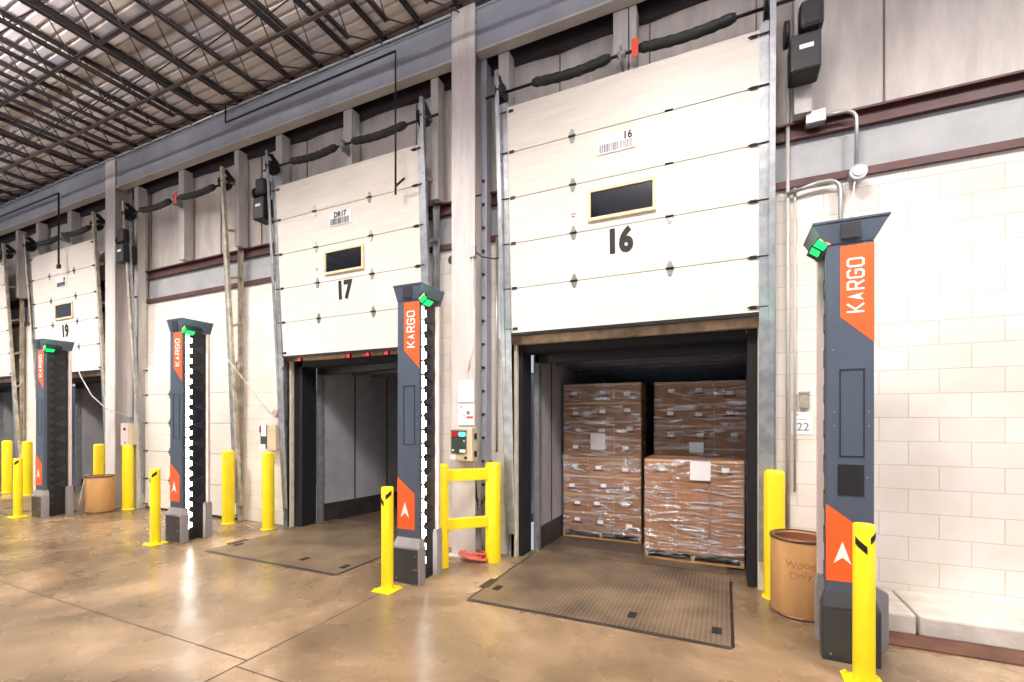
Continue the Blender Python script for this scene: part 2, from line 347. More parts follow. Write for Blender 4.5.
# roof joists
jp = thing('roof_joist', 'open web steel roof joist bearing on the wall girder', 'roof joist', group='parallel steel joists under the roof deck')
m = MB()
for s in (-1, 1): m.box(min(s * .008, s * .038), max(s * .008, s * .038), -5, 4.33, 6.35, 6.357); m.box(min(s * .008, s * .015), max(s * .008, s * .015), -5, 4.33, 6.35, 6.39)
m.build('bottom_chord', M['joist'], jp)
m = MB()
for s in (-1, 1): m.box(min(s * .008, s * .038), max(s * .008, s * .038), -5, 5.2, 6.83, 6.84); m.box(min(s * .008, s * .015), max(s * .008, s * .015), -5, 5.2, 6.79, 6.835)
m.build('top_chord', M['joist'], jp)
m = MB(); y = 4.30; n = 0
while y > -4.9:
    m.cyl((0, y, 6.37), (0, y - .30, 6.81), .009, 6, caps=False); m.cyl((0, y - .30, 6.81), (0, y - .60, 6.37), .009, 6, caps=False); y -= .60
m.cyl((0, 4.30, 6.37), (0, 5.0, 6.78), .009, 6)
m.build('web', M['joist'], jp)
m = MB(); m.box(-.04, .04, 4.98, 5.12, 6.74, 6.79); m.build('bearing_seat', M['galv'], jp)
jx = [-4.17 - .585 * k for k in range(-2, 26)]
NTH = 'first second third fourth fifth sixth seventh eighth ninth tenth eleventh twelfth thirteenth fourteenth fifteenth sixteenth seventeenth eighteenth nineteenth twentieth'.split()
NTH += ['twenty-' + q for q in NTH[:9]]
for i, x in enumerate(jx):
    lb = 'open web steel roof joist bearing right over the middle column' if i == 0 else f'{NTH[i - 1]} open web steel roof joist left of the middle column'
    if i == 0: jp.location = (x, 0, 0); jp['label'] = lb
    else: copy_tree(jp, None, (x, 0, 0), None, lb)
for y, z, r, lb in ((3.92, 6.335, .02, 'long dark bridging bar under the joists beside the wall girder'), (3.38, 6.77, .022, 'dark bridging bar under the roof deck out over the aisle'), (2.2, 6.335, .018, 'dark bridging bar under the joists farthest from the wall')):
    m = MB(); m.bar((-19.5, y, z), (-1, y, z), 2 * r, r * 1.2); m.bar((-19.5, y + r, z + r), (-1, y + r, z + r), .01, 2 * r); put('bridging_bar', m, M['joist'], lb, 'bridging bar')
m = MB(); m.cyl((-19, 4.93, 6.83), (-1.2, 4.93, 6.83), .016, 10); put('sprinkler_pipe', m, M['oxide'], 'thin reddish brown pipe running along the girder top', 'pipe')
m = MB(); m.cyl((-19, 4.95, 6.75), (-3.1, 4.95, 6.75), .018, 10); put('electrical_conduit', m, M['conduit'], 'pale conduit running along the top edge of the girder', 'conduit')

# ------------------------------------------------------------------ lettering
def text(s, size, mtl, name, parent, loc, rot=(R(90), 0, 0), bold=0.0, sx=1.0):
    cu = bpy.data.curves.new(name, 'FONT'); cu.body = s; cu.size = size; cu.align_x = 'CENTER'; cu.align_y = 'CENTER'; cu.extrude = .0015; cu.offset = bold; cu.resolution_u = 4
    tmp = bpy.data.objects.new(name, cu); C.objects.link(tmp); bpy.context.view_layer.update()
    me = bpy.data.meshes.new_from_object(tmp.evaluated_get(bpy.context.evaluated_depsgraph_get()))
    bpy.data.objects.remove(tmp); me.materials.clear(); me.materials.append(mtl)
    me.transform(Matrix.Diagonal((sx, 1, 1, 1)))
    o = bpy.data.objects.new(name, me); C.objects.link(o); o.rotation_euler = rot
    o.parent = parent; o.location = Vector(loc) - org(parent)
    return o
G = {  # blocky capitals on a 4 x 6 grid, as stroke segments
    'K': [((0, 0), (0, 6)), ((0, 3), (1.4, 3)), ((1.3, 3), (4, 6)), ((1.3, 3), (4, 0))],
    'R': [((0, 0), (0, 6)), ((0, 6), (3.2, 6)), ((3.2, 6), (4, 5.2)), ((4, 5.2), (4, 3.6)), ((4, 3.6), (3.2, 2.8)), ((3.2, 2.8), (0, 2.8)), ((2, 2.8), (4, 0))],
    'G': [((4, 5.2), (3.2, 6)), ((3.2, 6), (.8, 6)), ((.8, 6), (0, 5.2)), ((0, 5.2), (0, .8)), ((0, .8), (.8, 0)), ((.8, 0), (3.2, 0)), ((3.2, 0), (4, .8)), ((4, .8), (4, 2.9)), ((4, 2.9), (2.2, 2.9))],
    'O': [((.8, 0), (3.2, 0)), ((3.2, 0), (4, .8)), ((4, .8), (4, 5.2)), ((4, 5.2), (3.2, 6)), ((3.2, 6), (.8, 6)), ((.8, 6), (0, 5.2)), ((0, 5.2), (0, .8)), ((0, .8), (.8, 0))]}
def kargo(parent, x0, x1, z0, z1, y):
    """reads upwards: text direction is +z, letter tops point to -x"""
    H = x1 - x0; u = H / 6; step = (z1 - z0) / 5.0; wl = step * .66 / 4
    m = MB()
    eps = 0
    for i, ch in enumerate('KARGO'):
        zb = z0 + i * step
        if ch == 'A':
            m.prism([(0, -.3), (2, 6.2), (4, -.3), (2, 1.4)], (x1, y, zb), (0, 0, wl), (-u, 0, 0), (0, -1, 0), .002); continue
        for (a, b), (c, d) in G[ch]:
            p = Vector((x1 - b * u, y, zb + a * wl)); q = Vector((x1 - d * u, y, zb + c * wl)); dd = (q - p).normalized(); e = dd * u * .36; nn = Vector((dd.z, 0, -dd.x)) * u * .44; eps += 1
            pl = [p - e - nn, q + e - nn, q + e + nn, p - e + nn]; off = Vector((0, -.0012 - .00006 * eps, 0))
            m.loft(pl, [v + off for v in pl])
    m.build('lettering', M['white'], parent)

# ------------------------------------------------------------------ overhead doors
def yl(z): return 5.24 - .05 * z           # the leaning plane the panels run in
SEC = .536
def overhead_door(idx, c, z0, number, sign, closed=False, SEC=.536):
    lab = {16: 'cream sectional overhead door 16, raised above the loaded trailer', 17: 'cream sectional overhead door 17, raised above the empty trailer',
           18: 'cream sectional overhead door, fully closed behind a sensor tower', 19: 'cream sectional overhead door 19, raised, between the two columns of ladders',
           20: 'farthest cream sectional overhead door, cut off by the picture edge'}[16 + idx]
    if idx == 3: lab = 'cream sectional overhead door 19, raised, far along the wall'
    if idx == 4: lab = 'farthest raised overhead door, past door 19'
    t = thing('door_%d' % (idx + 1), lab, 'dock door', (c, yl(z0), z0), kind='structure')
    Y = (lambda z: YW - .075) if closed else yl
    a, b = c - 1.325, c + 1.325
    for k in range(5):
        za, zb = z0 + k * SEC + .004, z0 + (k + 1) * SEC - .004
        m = MB()
        def face(o): return [(a, Y(za) + o, za), (b, Y(za) + o, za), (b, Y(zb) + o, zb), (a, Y(zb) + o, zb)]
        m.loft(face(0), face(.045)); m.build('door_section', M['door'], t, bevel=.004)
    m = MB()
    for k in range(1, 5):
        z = z0 + k * SEC; m.box(a, b, Y(z) + .006, Y(z) + .02, z - .008, z + .008)
    m.build('section_joint', M['doorseal'], t)
    for k in range(1, 5):
        z = z0 + k * SEC
        for xo in (-.53, .5):
            m = MB(); x = c + xo
            m.prism([(-.014, -.075), (.014, -.075), (.034, -.015), (.034, .015), (.014, .075), (-.014, .075), (-.034, .015), (-.034, -.015)], (x, Y(z) - .002, z), (1, 0, 0), (0, 0, 1), (0, -1, 0), .005)
            h = m.build('hinge', M['zinc'], t)
            m = MB(); m.cyl((x - .04, Y(z) - .012, z), (x + .04, Y(z) - .012, z), .011, 8); m.build('hinge_pin', M['blackm'], h)
    for k in range(6):
        z = min(max(z0 + k * SEC, z0 + .05), z0 + 5 * SEC - .06)
        for s in (-1, 1):
            m = MB(); x = c + s * 1.27
            m.box(x - .03, x + .03, Y(z) - .012, Y(z) - .002, z - .016, z + .016); m.cyl((x - .05, Y(z) - .015, z), (x + s * .14, Y(z) - .015, z), .007, 8)
            m.build('roller_bracket', M['blackm'], t)
    m = MB(); m.box(a, b, Y(z0) + .002, Y(z0) + .04, z0 - .03, z0 + .004); m.build('bottom_seal', M['blackm'], t)
    if closed: return t
    zw = z0 + 2 * SEC + .10 + .02; zc = zw + .145
    wx0, wx1 = c - .335, c + .335
    if idx == 0: wx0, wx1 = c - .325, c + .335
    yf = Y(zc) - .012
    m = MB()
    for q in ((wx0 - .035, wx1 + .035, zw - .035, zw), (wx0 - .035, wx1 + .035, zw + .28, zw + .315), (wx0 - .035, wx0, zw, zw + .28), (wx1, wx1 + .035, zw, zw + .28)):
        m.box(q[0], q[1], yf - .012, yf + .05, q[2], q[3])
    wf = m.build('window_frame', M['woodframe'], t, bevel=.003)
    m = MB(); m.box(wx0, wx1, yf + .004, yf + .012, zw, zw + .28); m.build('pane', M['glass'], wf)
    if number:
        zt = z0 + 1.67 * SEC
        text(number, .345, M['ink'], 'number', t, (c - .02, Y(zt) - .004, zt), (R(90 + 2.9), 0, 0), .017, .85)
    if not number: return t
    zs = z0 + 3.66 * SEC; ys = Y(zs) - .006; w2 = .21
    m = MB(); m.box(c - .25, c - .25 + .42, ys - .002, ys + .003, zs - .1, zs + .1)
    sg = m.build('barcode_label', M['paper'], t); sg['label'] = 'white number label with a barcode'
    m = MB(); xx = c - .22; rr = random.Random(5)
    while xx < c + .13:
        w3 = rr.choice((.005, .008, .013)); m.box(xx, xx + w3, ys - .004, ys - .001, zs - .085, zs + .0); xx += w3 + rr.choice((.006, .010))
    m.build('barcode', M['ink'] if idx else M['greyink'], sg)
    text(sign, .11, M['ink'], 'label_text', sg, (c - .04 if len(sign) > 2 else c + .08, ys - .005, zs + .045), (R(90), 0, 0), .003, .9)
    if idx < 2:
        m = MB(); zz = zw + .07; m.box(c - .56, c - .50, Y(zz) - .004, Y(zz) + .01, zz - .03, zz + .04); s2 = m.build('sticker', M['paper'], t)
        m = MB(); m.box(c - .56, c - .50, Y(zz) - .006, Y(zz) - .003, zz + .012, zz + .026); m.box(c - .55, c - .51, Y(zz) - .006, Y(zz) - .003, zz - .018, zz - .002); m.build('sticker_print', M['lead'], s2)
    return t
overhead_door(0, CX[0], 2.745, '16', '16', SEC=.53)
overhead_door(1, CX[1], 2.69, '17', 'DR17', SEC=.518)
overhead_door(2, CX[2], .035, '', '', closed=True)
overhead_door(3, CX[3], 2.72, '19', '19', SEC=.522)
overhead_door(4, CX[4], 2.75, '', '')

# door frames (jambs and header)
for c, nm in zip((CX[0], CX[1], CX[3], CX[4]), ('door 16', 'door 17', 'door 19', 'the far door')):
    t = thing('door_frame', f'worn tan door frame around the opening under {nm}', 'door frame', (c, YW, 0), kind='structure')
    for s in (-1, 1):
        m = MB(); xa, xb = sorted((c + s * (HW - .01), c + s * (HW + .07))); m.box(xa, xb, YW - .05, YW + .015, 0, OPEN_Z); m.build('jamb', M['jamb'], t, bevel=.005)
    m = MB(); m.box(c - HW - .06, c + HW + .06, YW - .07, YW + .02, OPEN_Z - .01, OPEN_Z + .09); m.build('header', M['header'], t, bevel=.005)

# tracks beside every door
def door_track(x, s, ladder=True):
    """x of the leaning rail, s = +1 when the door lies to its left"""
    t = thing('door_track', None, 'door track', (x, YW, 0), group='door tracks beside the overhead doors')
    m = MB(); m.bar((x, 5.22, .25), (x, 4.90, 5.82), .05, .012); m.bar((x + s * .022, 5.235, .25), (x + s * .022, 4.92, 5.82), .008, .05)
    m.build('leaning_rail', M['galv' if x > -7 else 'dirtygalv'], t)
    m = MB(); m.box(x - .01 - s * .01, x + .06 - s * .01, YW - .05, YW - .042, 0, 5.7); m.box(x - .012 - s * .01, x - .004 - s * .01, YW - .10, YW - .04, 0, 5.7)
    m.build('wall_angle', M['galv' if x > -7 else 'dirtygalv'], t)
    m = MB(); m.bar((x - s * .065, 5.19, .3), (x - s * .065, 4.97, 5.45), .08, .006, up=(0, 1, 0))
    m.build('roller_channel', M['galv'], t)
    z = .9
    while z < 5.6:
        yy = 5.22 - .32 * (z - .25) / 5.57
        m = MB(); m.bar((x, yy, z), (x, YW - .05, z + .10), .05, .035); m.build('brace', M['trimrust' if x < -7 else 'galv'], t); z += .78
    m = MB(); m.box(x - .05, x + .05, 4.9, YW - .03, 5.55, 5.7) if False else m.prism([(4.92, 5.78), (5.26, 5.50), (5.26, 5.62), (5.0, 5.82)], (x - .004, 0, 0), (0, 1, 0), (0, 0, 1), (1, 0, 0), .008)
    m.build('bearing_plate', M['blackm'], t)
    return t
tl = []
for c, nm in zip(CX, NAMES):
    for s in (-1, 1):
        t = door_track(c + s * 1.425, s); t['label'] = f"steel door track standing {'right' if s > 0 else 'left'} {PD[nm]}"
# torsion shafts
for c, nm in zip(CX, NAMES):
    t = thing('torsion_shaft', f'torsion spring shaft with dark sleeves {PT[nm]}', 'torsion spring', (c, 5.0, 5.6))
    m = MB(); m.cyl((c - 1.62, 5.0, 5.6), (c + 1.62, 5.0, 5.6), .016, 8); m.build('shaft', M['blackm'], t)
    for a, b in ((c - 1.0, c - .1), (c + .2, c + 1.12)):
        pts = []; rs = []
        for i in range(19):
            f = i / 18; pts.append((a + (b - a) * f, 4.99, 5.6 - .035 * math.sin(math.pi * f))); rs.append(.05 + .004 * math.sin(i * 2.4) if 0 < i < 18 else .035)
        m = MB(); m.tube(pts, .05, 12, rs); m.build('spring_sleeve', M['sleeve'], t)
    for x in (c - 1.40, c + 1.40):
        m = MB(); m.cyl((x - .035, 5.0, 5.6), (x + .035, 5.0, 5.6), .095, 20); m.cyl((x - .045, 5.0, 5.6), (x - .035, 5.0, 5.6), .11, 20); m.build('cable_drum', M['blackm'], t)
    m = MB(); m.box(c + .0, c + .02, 4.97, 5.13, 5.5, 5.68); m.cyl((c - .02, 5.0, 5.6), (c + .06, 5.0, 5.6), .04, 10); m.build('centre_bracket', M['galv'], t)
    if nm in ('door 16', 'the closed door'):
        m = MB(); m.prism([(-.035, -.11), (.03, -.1), (.04, .08), (-.03, .09)], (c + .17, 4.925, 5.58), (1, 0, 0), (0, 0, 1), (0, -1, 0), .004); m.build('warning_tag', M['tagor'], t)
# chain hoist operators
def operator(x, z, lab, y=4.98):
    t = thing('door_operator', lab, 'door operator', (x, y, z))
    m = MB(); m.box(x - .12, x + .12, y - .10, y + .14, z - .22, z + .12); m.build('housing', M['black'], t, bevel=.02)
    m = MB(); m.box(x - .05, x + .14, y - .12, y + .05, z + .14, z + .40); m.build('motor_cover', M['black'], t, bevel=.04)
    m = MB(); m.cyl((x - .16, y + .02, z + .22), (x - .12, y + .02, z + .22), .11, 20); m.build('chain_wheel', M['blackm'], t)
    m = MB(); m.box(x - .05, x + .06, y - .104, y - .100, z - .03, z + .01); m.build('rating_label', M['paper'], t)
    m = MB(); m.box(x - .02, x + .02, y + .1, YW - .02, z - .1, z + .1); m.build('mounting_arm', M['blackm'], t)
operator(.66, 5.06, 'black jackshaft operator mounted high right of door 16')
operator(CX[1] - 1.60, 5.02, 'black jackshaft operator mounted high left of door 17')
operator(CX[2] - 1.50, 4.90, 'black jackshaft operator mounted high left of the closed door')

# ------------------------------------------------------------------ levelers and trailers
for c, nm in zip((CX[0], CX[1], CX[3], CX[4]), ('door 16', 'door 17', 'door 19', 'the far door')):
    cc = c - .06
    t = thing('dock_leveler', f'steel tread plate dock leveler {PL[nm]}', 'dock leveler', (cc, 4.7, 0))
    m = MB(); m.box(cc - 1.12, cc + 1.12, 3.84, 5.6, .001, .008); m.build('deck_plate', M['tread'], t)
    for s in (-1, 1):
        m = MB(); m.box(cc + s * 1.135 - .013, cc + s * 1.135 + .013, 3.84, 5.4, .0005, .002); m.build('side_gap', M['gap'], t)
    m = MB(); m.box(cc - 1.13, cc + 1.13, 3.80, 3.836, .001, .004); m.build('rear_hinge', M['tscuff'], t)
    m = MB(); m.box(cc - 1.1, cc + 1.1, 5.6, 5.95, .006, .02); m.build('lip', M['tread'], t)
    for xx, yy in ((cc + 1.02, 4.08), (cc + .35, 4.10), (cc - 1.0, 4.2)):
        m = MB(); m.box(xx - .035, xx + .035, yy - .06, yy + .06, .008, .012); m.build('lifting_slot', M['gap'], t)
    m = MB(); m.box(cc - 1.19, cc - 1.10, 4.16, 4.42, .002, .012); m.build('gap_cover', M['tscuff'], t)
for c, nm in zip((CX[0], CX[1], CX[3], CX[4]), ('door 16', 'door 17', 'door 19', 'the far door')):
    t = thing('dock_seal', f'black foam dock seal {PL[nm]}', 'dock seal', (c, 5.6, 0))
    for s in (-1, 1):
        ext = {'door 17': .12, 'door 19': .20, 'the far door': .2}.get(nm, 0) if s < 0 else .04
        xa, xb = sorted((c + s * (HW - .06 - ext), c + s * (HW - .002)))
        m = MB(); m.box(xa, xb, YW + .018, 5.60, 0.002, 2.63); m.build('side_pad', M['foam'], t)
    m = MB(); m.box(c - HW + .07, c + HW - .11, YW + .018, 5.60, 2.54, 2.63); m.build('head_pad', M['foam'], t)

def trailer(lab, x0, y0, rz, L=9.0, seams=(.68, 1.42, 2.16, 2.9, 3.6)):
    """local origin: inner left rear corner of the trailer; x to the right, y into the trailer"""
    W, Hh = 2.5, 2.52
    t = thing('truck_trailer', lab, 'trailer')
    m = MB(); m.box(-.06, W + .06, 0, L, -.15, 0.0); m.build('load_floor', M['tfloor'], t)
    for s in (0, 1):
        xa, xb = ((-.05, 0), (W, W + .05))[s]
        m = MB(); m.box(xa, xb, 0.05, L, 0, Hh); sw = m.build('side_wall', M['traw'], t)
        xi = (0.004, W - .004)[s]
        m = MB(); m.box(min(xi, xi + (.006, -.006)[s]), max(xi, xi + (.006, -.006)[s]), .06, L, .0, .31); m.build('scuff_band', M['tscuff'], t)
        for q in list(seams) + [4.4, 5.2, 6.0]:
            m = MB(); m.box(min(xi, xi + (.005, -.005)[s]), max(xi, xi + (.005, -.005)[s]), q - .012, q + .012, .3, Hh); m.build('seam', M['tscuff'], sw)
        m = MB(); m.box(xa - (.02, 0)[s], xb + (0, .02)[s], -.03, .07, 0, Hh + .02); m.build('rear_post', M['galv'], t)
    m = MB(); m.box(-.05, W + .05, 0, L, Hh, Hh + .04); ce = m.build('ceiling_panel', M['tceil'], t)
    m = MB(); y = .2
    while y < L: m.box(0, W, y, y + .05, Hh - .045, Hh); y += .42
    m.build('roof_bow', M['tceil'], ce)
    m = MB(); m.box(-.05, W + .05, -.03, .07, Hh - .08, Hh + .1); m.build('rear_header', M['blackm'], t)
    m = MB(); m.box(-.05, W + .05, L, L + .05, 0, Hh); m.build('front_wall', M['traw'], t)
    t.location = (x0, y0, 0); t.rotation_euler = (0, 0, rz)
    return t
trailer('trailer backed up to door 16 with wrapped cartons inside', -2.19, 5.64, 0, seams=(.45, 1.6, 2.8))
trailer('empty trailer backed up to door 17, pale lined walls', -6.06, 5.66, R(-8))
trailer('empty trailer backed up to door 19', -13.75, 5.66, R(-4))
trailer('trailer backed up to the far door', -17.75, 5.64, R(-3))

# ------------------------------------------------------------------ cartons on pallets
def pallet(x0, x1, y0, y1, z, lab):
    t = thing('wooden_pallet', lab, 'pallet', ((x0 + x1) / 2, (y0 + y1) / 2, z))
    for i in range(3):
        x = x0 + (x1 - x0 - .04) * i / 2
        m = MB(); m.box(x, x + .04, y0, y1, z + .015, z + .095)
        m.build('stringer', M['palletm'], t)
    m = MB(); n = 6
    for i in range(n):
        y = y0 + (y1 - y0 - .09) * i / (n - 1); m.box(x0, x1, y, y + .09, z + .095, z + .115)
    m.build('deck_boards', M['palletm'], t)
    m = MB()
    for i in range(3):
        y = y0 + (y1 - y0 - .09) * i / 2; m.box(x0, x1, y, y + .09, z, z + .015)
    m.build('bottom_boards', M['palletm'], t)
ORD = ['bottom', 'second', 'third', 'fourth', 'fifth', 'sixth', 'seventh', 'top']
def cartons(x0, x1, y0, y1, z0, z1, nc, nr, where, cols, seed, few=False):
    rr = random.Random(seed); w = (x1 - x0) / nc; h = (z1 - z0) / nr
    for r in range(nr):
        for c in range(nc):
            a = x0 + c * w; zb = z0 + r * h; dy = rr.uniform(0, .012)
            t = MB(); t.box(a + .002, a + w - .002, y0 + dy, y1, zb + .0015, zb + h - .0015)
            plain = few and (r, c) not in ((3, 2), (3, 0))
            rowname = 'top' if r == nr - 1 else ORD[r]
            o = put('cardboard_box', t, M['card'], f'brown carton, {rowname} row, {cols[c]} column, {where}', 'box', f'cartons in {where}', bevel=.005)
            lx = a + w * rr.uniform(.34, .62); lz = zb + h * rr.uniform(.4, .62); lw = .04
            if plain: continue
            n = MB(); n.box(lx - lw, lx + lw, y0 + dy - .002, y0 + dy + .001, lz - .024, lz + .024); n.build('shipping_label', M['paper'], o)
            n = MB(); n.box(lx - .075, lx + .075, y0 + dy - .0015, y0 + dy + .001, lz - .055, lz - .034); n.build('hand_slot', M['cardd'], o)
            n = MB(); n.box(a + .004, a + w - .004, y0 + dy - .001, y0 + dy + .001, zb + h - .03, zb + h - .004); n.build('packing_tape', M['tape'], o)
def film(x0, x1, y0, y1, z0, z1, lab):
    """sides and top of a loosely pulled film"""
    m = MB(); n = 26; k = 26; rr = random.Random(int(abs(x0) * 100) + 3)
    e = .006
    wav = [[rr.uniform(0, .006) for _ in range(n + 1)] for _ in range(k + 1)]
    vs = [(x0 + (x1 - x0) * i / n, y0 - e - wav[q][i], z0 + (z1 - z0) * q / k) for q in range(k + 1) for i in range(n + 1)]
    m.add(vs, [(q * (n + 1) + i, q * (n + 1) + i + 1, (q + 1) * (n + 1) + i + 1, (q + 1) * (n + 1) + i) for q in range(k) for i in range(n)], True)
    for x in (x0 - e, x1 + e): m.add([(x, y0 - e, z0), (x, y1 + e, z0), (x, y1 + e, z1 + e), (x, y0 - e, z1 + e)], [(0, 1, 2, 3)])
    m.add([(x0 - e, y0 - e, z1 + e), (x1 + e, y0 - e, z1 + e), (x1 + e, y1 + e, z1 + e), (x0 - e, y1 + e, z1 + e)], [(0, 1, 2, 3)])
    put('stretch_wrap', m, M['wrap'], lab, 'stretch wrap')
ZF = .022
col3 = ['left', 'middle', 'right']
pallet(-2.16, -1.04, 6.52, 7.5, .003, 'wooden pallet under the tall stack against the trailer wall')
cartons(-2.15, -1.04, 6.5, 7.0, .125, 2.215, 3, 8, 'tall stack beside the left trailer wall', col3, 1)
film(-2.15, -1.04, 6.5, 7.0, .06, 2.215, 'clear stretch wrap around the tall stack beside the trailer wall')
pallet(-.92, .26, 6.76, 7.75, .003, 'wooden pallet under the tall stack behind the low one')
cartons(-.90, .26, 6.75, 7.25, .125, 2.225, 3, 7, 'tall stack behind the low one', col3, 2)
film(-.90, .26, 6.75, 7.25, .06, 2.225, 'clear stretch wrap around the tall stack behind the low one')
pallet(-.89, .2, 5.85, 6.68, .021, 'wooden pallet under the low stack just inside the trailer')
cartons(-.89, .2, 5.82, 6.45, .14, 1.235, 3, 4, 'low stack near the trailer door', col3, 3, few=True)
film(-.89, .2, 5.82, 6.45, .08, 1.235, 'clear stretch wrap around the low stack near the trailer door')
m = MB(); m.box(-.37, -.15, 5.800, 5.805, 1.0, 1.22); put('paper_sheet', m, M['paper'], 'white sheet taped to the front of the low wrapped stack', 'paper')
m = MB(); m.box(-1.74, -1.53, 6.480, 6.485, 1.28, 1.51); put('paper_sheet', m, M['paper'], 'white sheet taped to the tall stack beside the trailer wall', 'paper')
m = MB(); m.box(-.44, -.26, 6.730, 6.735, 1.26, 1.40); put('paper_sheet', m, M['paper'], 'white sheet taped to the tall stack behind the low one', 'paper')

# ------------------------------------------------------------------ sensor towers
def tower(xc, door, lab, lit=True, square=False, loc_y=3.95, fl=.175):
    """door = +1 when the sensor side faces +x"""
    t = thing('sensor_tower', lab, 'sensor tower', (xc, loc_y, 0), group='sensor towers beside the dock doors')
    def bx(m, x0, x1, y0, y1, z0, z1): return m.box(xc + x0, xc + x1, loc_y + y0, loc_y + y1, z0, z1)
    def dx(m, x0, x1, *a):
        q = sorted((door * x0, door * x1)); return bx(m, q[0], q[1], *a)
    m = MB(); bx(m, -.14, .14, .02, .07, .40, 2.96); m.build('front_shell', M['slate'], t, bevel=.004)
    m = MB(); dx(m, -.14, -.11, .07, .37, .05, 2.96); m.build('side_shell', M['slate'], t)
    m = MB(); dx(m, -.11, .095, .07, .37, .0, 2.95); core = m.build('sensor_panel', M['black'], t)
    m = MB(); dx(m, -.14, .14, .37, .41, .40, 2.96); m.build('rear_shell', M['edge'], t, bevel=.004)
    # head flares out
    A = [(xc - .14, loc_y + .015, 2.95), (xc + .14, loc_y + .015, 2.95), (xc + .14, loc_y + .41, 2.95), (xc - .14, loc_y + .41, 2.95)]
    B = [(xc - fl, loc_y - .005, 3.10), (xc + fl, loc_y - .005, 3.10), (xc + fl, loc_y + .43, 3.10), (xc - fl, loc_y + .43, 3.10)]
    m = MB(); m.loft(A, B); bx(m, -fl - .004, fl + .004, -.01, .435, 3.10, 3.115); m.build('flared_head', M['slate'], t)
    m = MB(); bx(m, -.055, .06, -.006, .004, 2.975, 3.085); gr = m.build('grille', M['slatedark'], t)
    m = MB()
    for i in range(8):
        for q in range(6): m.cyl((xc - .047 + i * .0137, loc_y - .0055, 2.985 + q * .018), (xc - .047 + i * .0137, loc_y - .008, 2.985 + q * .018), .0045, 6)
    m.build('perforation', M['ink'], gr)
    yf = loc_y + .02
    m = MB(); m.prism([(-.055, 2.93), (.1402, 2.93), (.1402, 2.24), (-.055, 2.43)], (xc, yf, 0), (1, 0, 0), (0, 0, 1), (0, -1, 0), .002); m.build('upper_decal', M['orange'], t)
    m = MB(); m.prism([(-.1402, 1.10), (.08, .93), (.08, .555), (-.1402, .555)], (xc, yf, 0), (1, 0, 0), (0, 0, 1), (0, -1, 0), .002); m.build('lower_decal', M['orange'], t)
    m = MB(); m.prism([(-.053, .0), (0, .16), (.053, .0), (0, .045)], (xc - .043, yf - .002, .68), (1, 0, 0), (0, 0, 1), (0, -1, 0), .002); m.build('arrow_mark', M['white'], t)
    kargo(t, xc - .012, xc + .078, 2.46, 2.86, yf - .002)
    m = MB()
    x0, x1, z0, z1 = -.06, .085, 1.44, 2.06
    for q in ((x0, x1, z0, z0 + .008), (x0, x1, z1 - .008, z1), (x0, x0 + .006, z0, z1), (x1 - .006, x1, z0, z1)): bx(m, q[0], q[1], .016, .022, q[2], q[3])
    fr = m.build('access_panel_groove', M['ink'], t)
    m = MB()
    for x, z in ((-.09, 1.66), (.11, 1.66), (-.09, 1.76), (.11, 1.76), (-.1, 2.2), (.1, 1.3)): m.cyl((xc + x, yf, z), (xc + x, yf - .004, z), .005, 8)
    m.build('screw', M['zinc'], t)
    if square: m = MB(); bx(m, -.07, .08, .014, .022, 1.17, 1.385); m.build('dark_screen', M['ink'], t)
    # light strip teeth
    step = .145; n = 19
    sm = M['led'] if lit else M['ledoff']
    for k in range(n):
        z = .16 + k * step; m = MB()
        dx(m, .095, .128, .075, .115, z, z + step - .022); dx(m, .095, .128, .115, .16, z + .025, z + .085)
        m.build('light_module', sm, t)
    for k in range(9):
        z = .5 + k * .27; m = MB()
        m.prism([(.20, z + .05), (.33, z + .12), (.33, z - .02)], (xc + door * .095, loc_y, 0), (0, 1, 0), (0, 0, 1), (door, 0, 0), .012); m.build('antenna_fin', M['fin'], core)
    # feet
    def foot(y0, y1, ztop, x0, x1, nm, mt):
        m = MB(); A = [(xc + x0, loc_y + y0, 0), (xc + x1, loc_y + y0, 0), (xc + x1, loc_y + y1, 0), (xc + x0, loc_y + y1, 0)]
        Bq = [(a, b, ztop - .09) for a, b, _ in A]; m.loft(A, Bq)
        ix0 = max(x0, -.142); ix1 = min(x1, .142)
        Cq = [(xc + ix0, loc_y + y0 + (.035 if y0 < .1 else 0), ztop), (xc + ix1, loc_y + y0 + (.035 if y0 < .1 else 0), ztop), (xc + ix1, loc_y + y1, ztop), (xc + ix0, loc_y + y1, ztop)]
        m.loft(Bq, Cq); return m.build(nm, mt, t)
    ff = foot(-.02, .085, .47, -.17, .17, 'front_foot', M['greyfoot'] if xc < 0 else M['slatedark'])
    m = MB(); bx(m, -.165, .15, -.026, -.018, .01, .36); m.build('foot_plate', M['slatedark'], ff)
    m = MB()
    for x, z in ((.1, .16), (.13, .16), (.12, .30), (-.12, .05)): m.cyl((xc + x, loc_y - .026, z), (xc + x, loc_y - .031, z), .009, 8)
    m.build('bolt', M['zinc'], ff)
    q = sorted((door * .15, -door * .30)); foot(.33, .43, .50, q[0], q[1], 'rear_foot', M['greyfoot'])
    # status lamp slung under the head on the door side
    lc = Vector((xc + door * (.19 if door > 0 else .165), loc_y + .12, 2.955)); rot = Matrix.Rotation(-door * R(38), 3, 'Y')
    def rbox(x0, x1, y0, y1, z0, z1):
        m = MB(); m.box(x0, x1, y0, y1, z0, z1); m.v = [lc + rot @ v for v in m.v]; return m
    rbox(-.06, .05, -.10, .12, -.036, .036).build('lamp_housing', M['black'], t, bevel=.004)
    lp = rbox(-.045, .03, -.106, -.098, -.028, .028).build('status_lamp', M['green'] if True else None, t)
    qz = rbox(-.045, .02, -.09, .02, -.042, -.034); qz.build('under_lamp', M['green'], lp)
